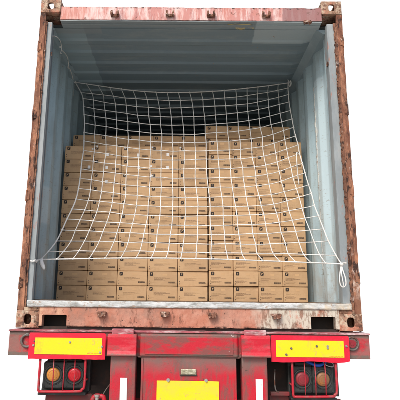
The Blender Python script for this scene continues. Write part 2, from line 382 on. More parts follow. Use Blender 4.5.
# corner posts
for sx in (-1, 1):
    bm = nb()
    n = 46
    rnd = random.Random(11+sx)
    # outer C-shaped post: front face with a ragged rusted inner edge
    inner = [(sx*(1.172 + rnd.uniform(-.002, .002)), .118 + (2.473-.118)*i/n) for i in range(n+1)]
    outer = [(sx*(1.2185 + rnd.uniform(-.0022, .0012)), 2.473 - (2.473-.118)*i/n) for i in range(n+1)]
    prism(bm, inner + outer, 'Y', .006, .022)
    box(bm, sx*1.2055, sx*1.2165, .0222, .17, .119, 2.472)
    post = obj('corner_post', bm, M['post'], CT)
    # inner rusted strip, the pale jamb behind it
    bm = nb()
    n2 = 170
    w0, w1 = (1.150, 1.1715) if sx > 0 else (1.160, 1.1715)
    inn = [(sx*(w0 + rnd.uniform(-.005, .004)*(1 if sx > 0 else .4) + .0012*math.sin(i*.7)), .1195 + (2.40-.1195)*i/n2) for i in range(n2+1)]
    prism(bm, inn + [(sx*w1, 2.40), (sx*w1, .1195)], 'Y', .012, .020)
    obj('rusted_strip', bm, M['post_rust'], post)
    bm = nb()
    jx = 1.098 if sx > 0 else 1.124
    box(bm, sx*jx, sx*1.2, .024, .036, .19, 2.40, bev=.002)
    box(bm, sx*jx, sx*(jx+.010), .0365, (.075 if sx > 0 else .060), .19, 2.40, bev=.003)
    box(bm, sx*(jx+.0101), sx*(jx+.024), (.060 if sx > 0 else .045), (.1195 if sx > 0 else .10), .19, 2.40, bev=.003)
    box(bm, sx*(jx+.0101), sx*1.2, .120, .135, .19, 2.40)
    obj('door_jamb', bm, M['jamb'], post)
    bm = nb(); box(bm, sx*1.0575, sx*1.172, .011, .07, .1185, .1438, bev=.003); obj('post_foot', bm, M['cast'], post)
    # hinge lugs on the post
    for hz in (.34, .98, 1.62, 2.20):
        bm = nb()
        hz += .03*sx
        box(bm, sx*1.190, sx*1.2205, -.001, .0055, hz-.030, hz+.030, bev=.003)
        cyl(bm, (sx*1.2135, .001, hz), .0065, .085, 'Z', 12)
        obj('hinge_lug', bm, M['post'] if hz > .7 else M['post_rust'], post, noise=.001)
    if sx > 0:
        bm = nb()
        ins = []; outs = []; z = .95
        while z < 2.38:
            ins.append((1.153 + rnd.uniform(-.006, .006) + .003*math.sin(z*23), z)); z += rnd.uniform(.006, .022)
        prism(bm, ins + [(1.171, 2.38), (1.171, .95)], 'Y', .004, .0115)
        obj('gasket_remnant', bm, M['post_rust'], post, noise=.002)

# corrugated side walls
LEN = 5.95
def corr(y0, y1, zero, depth, flat1, slope, flat2):
    pts = []; y = y0
    while y < y1:
        pts += [(y, zero), (y+flat1, zero), (y+flat1+slope, zero+depth), (y+flat1+slope+flat2, zero+depth)]
        y += flat1+flat2+2*slope
    return pts
for sx in (-1, 1):
    bm = nb()
    prof = corr(.136, LEN-.1, 1.166, .036, .072, .068, .070)
    if sx > 0: prof = [(y, x - .042 - .036*min(1, max(0, (y-.14)/.66))) for y, x in prof]   # dented inwards along this side
    A = [bm.verts.new((sx*x, y, .16)) for y, x in prof]; B = [bm.verts.new((sx*x, y, 2.42)) for y, x in prof]
    A2 = [bm.verts.new((sx*(x+.004), y, .16)) for y, x in prof]; B2 = [bm.verts.new((sx*(x+.004), y, 2.42)) for y, x in prof]
    for i in range(len(prof)-1):
        bm.faces.new([A[i], A[i+1], B[i+1], B[i]]); bm.faces.new([A2[i], B2[i], B2[i+1], A2[i+1]])
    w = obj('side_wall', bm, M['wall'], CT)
    bv = w.modifiers.new('b', 'BEVEL'); bv.width = .008; bv.segments = 3; bv.limit_method = 'ANGLE'; bv.angle_limit = R(20)
    bm = nb()
    q = ((1.035, 2.402), (1.095, 2.362), (1.20, 2.362), (1.20, 2.45), (1.035, 2.45)) if sx > 0 else ((1.128, 2.402), (1.158, 2.360), (1.20, 2.360), (1.20, 2.45), (1.128, 2.45))
    prism(bm, [(sx*a_, b_) for a_, b_ in q], 'Y', .2105, LEN)
    prism(bm, [(sx*a_, b_) for a_, b_ in (q[0], q[1], (1.20, q[1][1]), (1.20, 2.402))], 'Y', .1115, .2100); box(bm, sx*1.208, sx*1.216, .18, LEN, 2.3, 2.56)
    obj('top_side_rail', bm, M['siderail'], CT)
    bm = nb(); box(bm, sx*1.15, sx*1.215, .18, LEN, .02, .165, bev=.006)
    obj('bottom_side_rail', bm, M['under'], CT)
    # a bead of weld and splashed filler on the right wall, lashing rings near the door
    bm = nb()
    if sx > 0: torus(bm, (1.094, .05, 2.06), .016, .0045, 'X'); cyl(bm, (1.096, .05, 2.075), .007, .012, 'X', 10)
    else: torus(bm, (-1.120, .05, 2.13), .012, .0035, 'X'); cyl(bm, (-1.122, .05, 2.142), .006, .012, 'X', 10)
    obj('lashing_ring', bm, M['lug'], w)
# weld scar: rough vertical seam of pale filler running down the right wall
bm = nb(); rnd = random.Random(3)
pts = [(1.103 + rnd.uniform(-.002, .003), .485 + rnd.uniform(-.006, .006), .42 + k*.028) for k in range(60)]
tube(bm, pts, [rnd.uniform(.001, .005) + (.003 if 26 < k < 50 else 0) for k in range(60)], 7)
obj('weld_seam', bm, mat('chalky_filler', (.50, .52, .50), [dict(col=(.30, .24, .20), scale=30, lo=.5, hi=.6)], rough=.85, bump=.8), CT)

# roof: flat strip at the door, cross ribs behind it
bm = nb()
prof = [(.110, 2.398), (.262, 2.398)]
y = .262
while y < LEN-.1:
    prof += [(y+.012, 2.381), (y+.075, 2.384), (y+.110, 2.402), (y+.198, 2.402)]; y += .198
xs = [-1.20, -1.16, -1.125, .965, 1.03, 1.20]
def rz(x, z): return z if -1.13 < x < 1.0 else 2.402
G = [[bm.verts.new((x, yy, rz(x, z))) for x in xs] for yy, z in prof]
for i in range(len(G)-1):
    for j in range(len(xs)-1): bm.faces.new([G[i][j], G[i+1][j], G[i+1][j+1], G[i][j+1]])
G2 = [bm.verts.new((sx*1.2, yy, 2.43)) for yy, sx in ((.135, -1), (.135, 1), (LEN, 1), (LEN, -1))]
bm.faces.new(G2)
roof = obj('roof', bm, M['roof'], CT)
bm = nb(); box(bm, -1.21, 1.21, LEN, LEN+.04, .0, 2.56)
obj('end_wall', bm, M['wall'], CT)
bm = nb(); box(bm, -1.15, 1.15, .111, LEN, .168, .196)
obj('floor_board', bm, M['floor'], CT)
for k in range(18):
    bm = nb(); yy = .25 + k*.32
    box(bm, -1.148, 1.148, yy, yy+.045, .012, .167); obj('floor_cross_member', bm, M['under'], CT)
for sx in (-1, 1):     # added dark plates that keep the two rail openings black
    bm = nb(); box(bm, sx*.80, sx*1.148, .13, .145, .008, .167); obj('pocket_blocker', bm, M['under'], CT)

# ------------------------------------------------------------------ cartons
def carton_mesh(w, d, h, wide, seed):
    rnd = random.Random(seed); bm = nb()
    vs = box(bm, -w/2, w/2, 0, d, 0, h, 0)
    bmesh.ops.subdivide_edges(bm, edges=bm.edges[:], cuts=3, use_grid_fill=True)
    for v in bm.verts:
        x, y, z = v.co
        # board bellies out a touch in the middle of each face, corners are knocked
        fx = 1-(2*x/w)**2; fz = 1-(2*z/h-1)**2
        if y < 1e-5: v.co.y -= .0012*fx*fz + rnd.uniform(0, .0004)
        if abs(x) > w/2-1e-5: v.co.x += math.copysign(.0006, x)*fz
        if abs(x) > w/2-1e-5 and (z < 1e-5 or z > h-1e-5) and y < 1e-5: v.co.y += rnd.uniform(0, .005); v.co.z += rnd.uniform(0, .0015)*(1 if z < 1e-5 else -2)
        v.co.z += rnd.uniform(-.0006, .0004) if z > 1e-5 else 0
    es = [e for e in bm.edges if len(e.link_faces) == 2 and e.calc_face_angle(0) > R(60)]
    bmesh.ops.bevel(bm, geom=es, offset=.0036, segments=2, profile=.5, affect='EDGES')
    def q(x0, x1, z0, z1, mi, y=-.0020):
        f = bm.faces.new([bm.verts.new(p) for p in ((x0,y,z0),(x1,y,z0),(x1,y,z1),(x0,y,z1))]); f.material_index = mi
    X = lambda r: -w/2 + r*w
    # emblem: dark rounded square with a pale flag-like cut
    s = .0145; cx = -w/2+.033; cz = h-.0245
    vv = []
    for k in range(24):
        a = 2*math.pi*k/24; c_, s_ = math.cos(a), math.sin(a); e = (abs(c_)**6+abs(s_)**6)**(-1/6)
        vv.append(bm.verts.new((cx+c_*s*e, -.0021, cz+s_*s*e*1.05)))
    f = bm.faces.new(vv); f.material_index = 1
    q(cx-.004, cx+.007, cz+.002, cz+.0065, 4, -.0024); q(cx-.0045, cx-.001, cz-.008, cz+.0015, 4, -.0024)
    # faint lines of small print, drawn as rows of dashes
    def line(x0, x1, z, hh=.0022, mi=2):
        x = x0
        while x < x1:
            L_ = rnd.uniform(.006, .016); q(x, min(x+L_, x1), z-hh/2, z+hh/2, mi); x += L_+.0025
    if wide:
        line(X(.22), X(.62), h*.56); line(X(.22), X(.76), h*.50); line(X(.22), X(.52), h*.44); line(X(.22), X(.60), h*.38, .0016)
        lx0, lx1, lz = X(.70), X(.93), h*.19
    else:
        line(X(.10), X(.50), h*.54); line(X(.10), X(.70), h*.48); line(X(.10), X(.42), h*.40); line(X(.10), X(.52), h*.30, .0016); line(X(.10), X(.46), h*.23, .0016)
        lx0, lx1, lz = X(.64), X(.92), h*.17
    for k in range(2):
        x = lx0
        while x < lx1-.002:
            L_ = rnd.uniform(.005, .011); q(x, min(x+L_, lx1), lz+k*.0075, lz+k*.0075+.0062, 3); x += L_+.0014
    # handling marks at the lower left
    for k in range(2):
        q(X(.045)+.001, X(.045)+.006, .016+k*.022, .023+k*.022, 3)
    # worn pale stamp near the top
    q(X(.50), X(.66), h*.70, h*.84, 4, -.0018)
    # seam of the closing flap
    q(-w/2+.003, w/2-.003, h*.985-.0012, h*.985, 5, -.0012)
    bmesh.ops.recalc_face_normals(bm, faces=[f for f in bm.faces if f.material_index == 0])
    for f in bm.faces:
        if f.material_index: 
            f.normal_update()
            if f.normal.y > 0: f.normal_flip()
    me = bpy.data.meshes.new('cardboard_box'); bm.to_mesh(me); bm.free()
    for k in ('kraft', 'ink', 'ink_soft', 'ink_label', 'stamp', 'kraft_worn'): me.materials.append(M[k])
    return me
WL, WR = .267, .2187
HL, HR = (1.6136-.1965)/11, (1.6685-.1965)/11
meshL = [carton_mesh(WL-.0045, .215, HL-.0016, True, s) for s in range(5)]
meshR = [carton_mesh(WR-.0045, .262, HR-.0016, False, 20+s) for s in range(5)]
HB2 = (1.805-.1965)/12; HB3 = (1.925-.1965)/13
meshL2 = [carton_mesh(WL-.004, .215, HB2-.0014, True, 40+s) for s in range(3)]
meshR2 = [carton_mesh(WR-.006, .262, HB3-.0014, False, 50+s) for s in range(3)]
def glint_mesh(w, h):
    bm = nb(); box(bm, -w/2, w/2, -.0012, 0, -h/2, h/2, bev=.0003, seg=1)
    me = bpy.data.meshes.new('tape_glint'); bm.to_mesh(me); bm.free(); me.materials.append(M['tape_glint']); return me
GLINT = {'sq': glint_mesh(.025, .029), 'sm': glint_mesh(.016, .017)}  # small white patches standing in for glints on clear tape
ORD = ['bottom', 'second', 'third', 'fourth', 'fifth', 'sixth', 'seventh', 'eighth', 'ninth', 'tenth', 'top']
CN = ['first', 'second', 'third', 'fourth', 'fifth']
glints = {(1,10):[('sm',.045,.060)], (0,10):[('sm',.258-.1335,.100)], (1,9):[], 
         (2,10):[('sm',-.105,.112),('sq',.02,.040)], (3,10):[('sq',.03,.045),('sm',-.115,.115)],
         (2,9):[('sq',.03,.05)], (3,9):[('sq',.03,.048),('sm',-.12,.06)], (3,8):[('sm',-.115,.10)],
         (0,9):[('sq',.10,.05)], (4,10):[('sm',-.12,.115)]}
glints[(1,10)] = [('sm',-.008-.09,.118),('sq',.00+.005,.040)]
glints[(1,9)] = [('sq',.0,.045)]
glints[(1,8)] = [('sq',.0,.040)]
rnd = random.Random(99)
def place(me, x, y, z, label, group, extra=()):
    o = bpy.data.objects.new('cardboard_box', me); COL.objects.link(o)
    o.location = (x, y, z); o.rotation_euler = (0, 0, R(rnd.uniform(-1.0, 1.0)))
    tag(o, label, 'carton', group)
    for kind, sx_, sz_ in extra:
        s = bpy.data.objects.new('tape_glint', GLINT[kind]); COL.objects.link(s); s.parent = o
        s.location = (sx_, -.0022, sz_); s.rotation_euler = (0, R(rnd.uniform(-2, 2)), 0)
def rowname(r, top): return 'top row' if r == top else ('bottom row' if r == 0 else ORD[r]+' row up')
for c in range(5):
    for r in range(11):
        ex = glints.get((c, r), ())
        place(rnd.choice(meshL), -1.16 + WL*(c+.5) + rnd.uniform(-.001, .001), .80 + rnd.uniform(-.009, .009) + (.01 if c == 0 else 0), .1965 + HL*r,
              'front wide carton, %s column from left wall, %s%s' % (CN[c], rowname(r, 10), ', with tape glints' if ex else ''), 'wide cartons at the front of the load', ex)
for c in range(4):
    for r in range(11):
        place(rnd.choice(meshR), .183 + (WR-.001)*(c+.5) + rnd.uniform(-.001, .001), .795 + rnd.uniform(-.009, .009), .1965 + HR*r,
              'front narrow carton, %s column right of the dark seam, %s' % (CN[c], rowname(r, 10)), 'narrow cartons at the front of the load')
for c in range(5):
    for r in (10, 11):
        place(rnd.choice(meshL2), -1.147 + (WL-.002)*(c+.5), 1.045 + rnd.uniform(-.006, .006), .1965 + HB2*r,
              'shaded rear carton behind %s column of wide cartons, %s' % (CN[c], 'topmost' if r == 11 else 'just below the topmost'), 'shaded rear cartons on the left')
ORD2 = ORD[:10] + ['eleventh', 'twelfth']
for c in range(4):
    for r in (range(13) if c == 3 else (11, 12)):
        place(rnd.choice(meshR2), .172 + (WR-.008)*(c+.5), 1.075 + rnd.uniform(-.006, .006), .1965 + HB3*r,
              'shaded rear carton behind %s column of narrow cartons, %s' % (CN[c], 'topmost' if r == 12 else ('bottom row' if r == 0 else ORD2[r]+' row up')), 'shaded rear cartons on the right')

# ------------------------------------------------------------------ the net
NET = {
 0:[(-1.160,1.030,2.365),(-1.089,1.010,2.244),(-1.058,0.976,2.164),(-1.038,0.932,2.060),(-1.019,0.889,1.959),(-1.000,0.846,1.855),(-0.989,0.798,1.742),(-0.976,0.757,1.643),(-0.965,0.712,1.536),(-0.965,0.669,1.432),(-0.960,0.629,1.337),(-0.955,0.589,1.239),(-0.954,0.547,1.139),(-0.960,0.505,1.036),(-0.980,0.466,0.942),(-1.008,0.429,0.850),(-1.033,0.389,0.752),(-1.062,0.350,0.657),(-1.112,0.315,0.568),(-1.130,0.184,0.494)],
 6:[(-0.448,0.994,2.253),(-0.416,0.949,2.147),(-0.401,0.906,2.044),(-0.388,0.862,1.938),(-0.373,0.818,1.835),(-0.361,0.776,1.734),(-0.356,0.736,1.636),(-0.353,0.696,1.541),(-0.348,0.655,1.443),(-0.345,0.615,1.348),(-0.342,0.577,1.255),(-0.340,0.535,1.155),(-0.337,0.497,1.062),(-0.338,0.460,0.973),(-0.342,0.423,0.885),(-0.350,0.390,0.804),(-0.362,0.358,0.725),(-0.373,0.326,0.649),(-0.388,0.297,0.578),(-0.412,0.274,0.520)],
 11:[(0.119,0.973,2.243),(0.132,0.932,2.144),(0.141,0.891,2.048),(0.148,0.845,1.936),(0.151,0.802,1.833),(0.154,0.758,1.727),(0.156,0.717,1.630),(0.157,0.678,1.535),(0.158,0.638,1.438),(0.159,0.598,1.343),(0.159,0.558,1.246),(0.163,0.519,1.151),(0.170,0.480,1.059),(0.176,0.443,0.970),(0.176,0.407,0.883),(0.175,0.372,0.798),(0.176,0.338,0.716),(0.175,0.306,0.640),(0.173,0.275,0.565),(0.176,0.255,0.517)],
 16:[(0.691,0.982,2.306),(0.682,0.944,2.213),(0.673,0.901,2.109),(0.670,0.861,2.014),(0.670,0.816,1.903),(0.669,0.771,1.796),(0.673,0.725,1.686),(0.672,0.681,1.579),(0.671,0.638,1.475),(0.680,0.598,1.380),(0.683,0.557,1.282),(0.686,0.518,1.187),(0.697,0.475,1.085),(0.708,0.438,0.995),(0.720,0.403,0.913),(0.731,0.367,0.828),(0.740,0.331,0.741),(0.757,0.292,0.648),(0.773,0.256,0.562),(0.822,0.228,0.498)],
 19:[(0.996,0.994,2.358),(0.987,0.967,2.290),(0.981,0.931,2.204),(0.974,0.891,2.107),(0.974,0.847,2.000),(0.975,0.803,1.896),(0.976,0.761,1.795),(0.981,0.720,1.696),(0.990,0.678,1.595),(0.990,0.639,1.502),(1.001,0.595,1.396),(1.009,0.554,1.298),(1.021,0.504,1.178),(1.033,0.469,1.095),(1.040,0.422,0.982),(1.058,0.382,0.887),(1.075,0.320,0.770),(1.082,0.235,0.664),(1.086,0.085,0.537),(1.090,-0.012,0.467)]}
K = [0, 6, 11, 16, 19]
def hermite(vals, u):
    for i in range(4):
        if u <= K[i+1]: break
    def slope(j):
        if j == 0: return (vals[1]-vals[0])/(K[1]-K[0])
        if j == 4: return (vals[4]-vals[3])/(K[4]-K[3])
        a = (vals[j]-vals[j-1])/(K[j]-K[j-1]); b = (vals[j+1]-vals[j])/(K[j+1]-K[j]); return (a+b)/2
    h = K[i+1]-K[i]; t = (u-K[i])/h
    return (vals[i]*(2*t**3-3*t*t+1) + slope(i)*h*(t**3-2*t*t+t) + vals[i+1]*(-2*t**3+3*t*t) + slope(i+1)*h*(t**3-t*t))
rn = random.Random(5)
nodes = [[hermite([Vector(NET[k][v]) for k in K], u) + (Vector((rn.uniform(-.004, .004), rn.uniform(-.004, .004), rn.uniform(-.003, .003))) if 0 < u < 19 and 0 < v < 19 else Vector()) for u in range(20)] for v in range(20)]
def cr(P, sub=3):
    out = []
    for i in range(len(P)-1):
        p0 = P[max(i-1, 0)]; p1 = P[i]; p2 = P[i+1]; p3 = P[min(i+2, len(P)-1)]
        for s in range(sub):
            t = s/sub
            out.append(.5*((2*p1)+(p2-p0)*t+(2*p0-5*p1+4*p2-p3)*t*t+(3*p1-p0-3*p2+p3)*t**3))
    out.append(P[-1]); return out
net = thing('cargo_net', 'white knotted cargo net hanging across the open container in front of the cartons', 'cargo net', (0, .25, .48))
bm = nb()
for v in range(1, 19): tube(bm, cr(nodes[v]), .0038, 6)
for u in range(1, 19): tube(bm, cr([nodes[v][u] for v in range(20)]), .0038, 6)
for v in range(1, 19):
    for u in range(1, 19):
        bmesh.ops.create_icosphere(bm, subdivisions=1, radius=.0080, matrix=Matrix.Translation(nodes[v][u]) @ Matrix.Rotation(rn.random()*3, 4, 'X'))
obj('netting', bm, M['net'], net, smooth=True)
bm = nb()
tube(bm, cr(nodes[0]), .0048, 8); tube(bm, cr(nodes[19]), .0050, 8)
tube(bm, cr([nodes[v][0] for v in range(20)]), .0055, 8); tube(bm, cr([nodes[v][19] for v in range(20)]), .0048, 8)
for v in range(20):
    for u in (range(20) if v in (0, 19) else (0, 19)):
        bmesh.ops.create_icosphere(bm, subdivisions=1, radius=.009, matrix=Matrix.Translation(nodes[v][u]))
obj('border_rope', bm, M['net'], net, smooth=True)
# lower left: tied off to the wall, with a fat hanging knot
a = nodes[19][0]
bm = nb(); tube(bm, cr([a, a+Vector((.004, -.07, -.010)), a+Vector((.006, -.13, -.022)), Vector((-1.125, .012, .464)), Vector((-1.150, .010, .468))]), .0055, 8)
tube(bm, cr([a+Vector((.004, -.10, -.012)), a+Vector((.010, -.13, -.030)), a+Vector((.006, -.15, -.018)), a+Vector((.0, -.165, -.030))]), .007, 8)
tube(bm, cr([a, a+Vector((.018, -.02, .004)), a+Vector((.02, -.02, -.02)), a+Vector((0, -.02, -.015)), a]), .006, 8)
kb = cr([a, a+Vector((.012, -.025, -.012)), a+Vector((.022, -.03, -.038)), a+Vector((.036, -.032, -.062)), a+Vector((.040, -.03, -.078))])
tube(bm, kb, [.008+.009*math.sin(math.pi*i/(len(kb)-1)) for i in range(len(kb))], 8)
obj('tie_knot', bm, M['net'], net, smooth=True)
# lower right: knot with a long hanging loop
a = nodes[19][19]
bm = nb(); tube(bm, cr([a, a+Vector((.012, -.03, .006)), a+Vector((.02, -.05, .0))]), .005, 8)
tube(bm, cr([a, a+Vector((-.022, -.02, -.075)), a+Vector((-.030, -.03, -.12)), a+Vector((-.022, -.03, -.155)), a+Vector((-.004, -.03, -.165)),
             a+Vector((.014, -.03, -.145)), a+Vector((.012, -.03, -.10)), a+Vector((.002, -.02, -.05)), a]), .0042, 8)
tube(bm, cr([a, a+Vector((-.010, -.02, -.06)), a+Vector((-.006, -.03, -.13)), a+Vector((-.002, -.03, -.162))]), .0034, 8)
bmesh.ops.create_icosphere(bm, subdivisions=2, radius=.014, matrix=Matrix.Translation(a+Vector((0, -.01, -.004))))
obj('tie_loop', bm, M['net'], net, smooth=True)
# upper corners
a = nodes[0][19]
bm = nb(); tube(bm, cr([a+Vector(p) for p in ((0, -.01, .02), (.012, -.02, .0), (.014, -.03, -.03), (.006, -.03, -.055), (-.002, -.03, -.03), (-.002, -.02, 0), (0, -.01, .02))]), .0045, 6); tube(bm, cr([a+Vector((0, -.02, .02)), a+Vector((.0, .0, .03)), a+Vector((0, 0, .04))]), .004, 6)
tube(bm, cr([a+Vector((.016, -.03, .012)), a+Vector((.024, -.03, -.015)), a+Vector((.014, -.03, -.05))]), .006, 8)
obj('tie_loop', bm, M['net'], net, smooth=True)
a = nodes[0][0]
bm = nb(); tube(bm, cr([a+Vector((.01, -.02, .01)), a+Vector((-.012, -.03, -.01)), a+Vector((-.010, -.03, -.08)), a+Vector((-.006, -.03, -.16))]), .0045, 6)
bmesh.ops.create_icosphere(bm, subdivisions=2, radius=.014, matrix=Matrix.Translation(a+Vector((0, -.01, 0))))
obj('tie_knot', bm, M['rope'], net, smooth=True)
# loose tail of cord against the cartons on the right
a = Vector((.972, .625, 1.497))
bm = nb(); tube(bm, cr([a, a+Vector((-.014, -.015, .002)), a+Vector((-.018, -.02, -.06)), a+Vector((-.016, -.02, -.17)), a+Vector((-.010, -.03, -.295))]), .0048, 8)
obj('loose_cord', bm, M['net'], net, smooth=True)
# old rope threaded through the top corner on the left
bm = nb()
for pts in ([(-1.13, .05, 2.29), (-1.105, .10, 2.315), (-1.10, .20, 2.335), (-1.105, .26, 2.325), (-1.11, .285, 2.30), (-1.112, .27, 2.262)],
            [(-1.11, .28, 2.300), (-1.10, .38, 2.320), (-1.10, .46, 2.325), (-1.105, .52, 2.305), (-1.112, .56, 2.27)],
            [(-1.11, .52, 2.265), (-1.11, .60, 2.29), (-1.115, .70, 2.288), (-1.12, .78, 2.272)]):
    tube(bm, cr([Vector(p) for p in pts]), .0042, 6)
for p in ((-1.108, .235, 2.30), (-1.110, .275, 2.262)): bmesh.ops.create_icosphere(bm, subdivisions=1, radius=.009, matrix=Matrix.Translation(p))
o = obj('rope', bm, M['rope'], None, smooth=True, at=(-1.11, .28, 2.28))
tag(o, 'frayed pale rope looped along the upper left corner inside the container', 'rope')

# ------------------------------------------------------------------ the trailer
TR = thing('semi_trailer', 'red truck trailer rear with worn beam, yellow marker boards and caged tail lamps', 'trailer', (0, .5, -1.46))
bm = nb(); box(bm, -1.238, 1.238, -.050, .14, -.180, -.0205, bev=.004)
beam = obj('rear_beam', bm, M['beam'], TR)
bm = nb()
prism(bm, wavy(-1.240, 1.240, -.0200, 50, .0006, 3) + wavy(1.240, -1.240, -.0085, 70, .0018, 4), 'Y', -.062, .15)
obj('top_flange', bm, M['flange'], beam)
# recessed centre face with rolled edges
bm = nb(); box(bm, -.335, .335, -.078, -.051, -.176, -.026, bev=.012, seg=3)
box(bm, -.300, .300, -.0835, -.0785, -.160, -.045, bev=.002)
obj('centre_face', bm, M['beam'], beam)
bm = nb(); box(bm, -.345, .345, -.062, -.052, -.183, -.1765); obj('lower_lip', bm, M['panel'], beam)
# twistlocks under the castings
for sx in (-1, 1):
    bm = nb(); cyl(bm, (sx*1.138, .089, -.002), .028, .03, 'Z', 16); obj('twistlock', bm, M['under'], TR)
# posts with flared caps
for sx in (-1, 1):
    a, b = (.358, .528)
    bm = nb()
    box(bm, sx*a, sx*b, -.085, .02, -.95, -.168, bev=.006)
    obj('support_post', bm, M['panel'], TR)
    bm = nb()
    prof = [(-.052, -.028), (-.104, -.030), (-.108, -.050), (-.106, -.10), (-.109, -.140), (-.122, -.160), (-.120, -.170), (-.052, -.172)]
    prism(bm, prof, 'X', sx*(a-.004), sx*(b+.022))
    cap = obj('post_cap', bm, M['cap'], TR)
    bv = cap.modifiers.new('b', 'BEVEL'); bv.width = .004; bv.segments = 2; bv.limit_method = 'ANGLE'; bv.angle_limit = R(25)
    bm = nb(); box(bm, sx*(a+.018), sx*(b-.004), -.098, -.0645, -.0295, .0055, bev=.003); obj('cap_plate', bm, M['flange'], cap)
    bm = nb(); x = -.434 if sx < 0 else .471
    box(bm, x-.0235, x+.0235, -.0895, -.0855, -.70, -.312, bev=.001); obj('white_strip', bm, M['white'], TR)
# centre panel, blank yellow plate, small cleat
bm = nb(); box(bm, -.322, .322, -.060, -.045, -.95, -.1835, bev=.003)
for x in (-.315, .315): box(bm, x-.007, x+.007, -.066, -.0605, -.95, -.19, bev=.002)
panel = obj('centre_panel', bm, M['panel'], TR)
bm = nb()
ptop = [(-.214, -.330), (-.150, -.330), (-.142, -.336), (-.132, -.330), (.06, -.331), (.108, -.330), (.116, -.337), (.126, -.330), (.202, -.332)]
prism(bm, ptop + [(.202, -.56), (-.214, -.56)], 'Y', -.068, -.0635)
yp = obj('number_plate', bm, M['yellow'], TR); yp['label'] = 'plain yellow reflective plate on the centre panel'
for x in (-.137, .118):
    bm = nb(); cyl(bm, (x, -.070, -.328), .008, .014, 'Y', 12); cyl(bm, (x, -.064, -.328), .013, .004, 'Y', 16); obj('bolt', bm, M['steel'], yp)
bm = nb(); box(bm, -.052, .052, -.072, -.0605, -.290, -.255, bev=.004)
box(bm, -.044, .044, -.0765, -.0725, -.283, -.272); 
for k in range(6): box(bm, -.040+k*.014, -.031+k*.014, -.0755, -.0725, -.270, -.262)
obj('small_plate', bm, M['cleat'], panel)
bm = nb(); box(bm, -.058, .058, -.069, -.0605, -.297, -.2905, bev=.002); obj('plate_rim', bm, M['black'], panel)

# reflective marker boards
for sx in (-1, 1):
    x0, x1 = ((-1.085, -.565) if sx < 0 else (.555, 1.083))
    rnd2 = random.Random(60+sx)
    n = 26
    bot = []
    for i in range(n+1):
        t = i/n; zz = -.197 + rnd2.uniform(-.0012, .0012)
        if sx > 0: zz += -.004*math.sin(t*9) + (.008 if t > .9 else 0)*(t-.9)*10
        bot.append((x0+(x1-x0)*t, zz))
    topz = -.026
    pts = bot + [(x1, topz-.008), (x1-.008, topz), (x0+.006, topz), (x0, topz-.006)]
    bm = nb(); prism(bm, pts, 'Y', -.094, -.088)
    box(bm, x0+.03, x0+.06, -.0875, -.051, -.15, -.08); box(bm, x1-.06, x1-.03, -.0875, -.051, -.15, -.08)
    bd = obj('marker_board', bm, M['redboard'], TR)
    y0, y1 = ((-1.043, -.588) if sx < 0 else (.588, 1.045))
    bm = nb(); box(bm, y0, y1, -.0965, -.0944, -.166, -.058)
    ys = obj('yellow_sheet', bm, M['yellow'], bd)
    bm = nb()
    xx = (y1-.10)
    while xx < y1-.012:
        L_ = random.uniform(.004, .010); box(bm, xx, xx+L_, -.0972, -.0966, -.161, -.156); xx += L_+.003
    obj('small_print', bm, mat('orange_print', (.80, .33, .02)), ys)
    for (bx, bz) in (((-.806, -.086), (-.588, -.112), (-.600, -.150), (-1.052, -.108)) if sx < 0 else ((.862, -.094), (.935, -.093), (.935, -.106), (.690, -.110), (1.062, -.092), (.655, -.150))):
        bm = nb(); cyl(bm, (bx, -.098, bz), .0075, .006, 'Y', 12); cyl(bm, (bx, -.1015, bz), .0045, .005, 'Y', 8); obj('rivet', bm, M['steel'] if abs(bx) > .9 or sx < 0 else M['iron'], bd)
# ring on the left end, round reflector on the right end
bm = nb(); torus(bm, (-1.108, -.060, -.082), .040, .0085, 'Y', 32); box(bm, -1.118, -1.098, -.070, -.0505, -.050, -.032, bev=.003)
tube(bm, [(-1.075, -.066, -.083), (-1.045, -.0975, -.082)], .005, 8)
obj('lashing_ring', bm, M['iron'], beam)
bm = nb(); cyl(bm, (1.115, -.056, -.078), .048, .012, 'Y', 36); torus(bm, (1.115, -.062, -.078), .042, .006, 'Y', 32)
ref = obj('side_reflector', bm, M['iron'], beam)
bm = nb(); cyl(bm, (1.112, -.067, -.078), .027, .010, 'Y', 30); cyl(bm, (1.112, -.0725, -.078), .012, .004, 'Y', 20); obj('lens', bm, M['redlens_dirty'], ref)

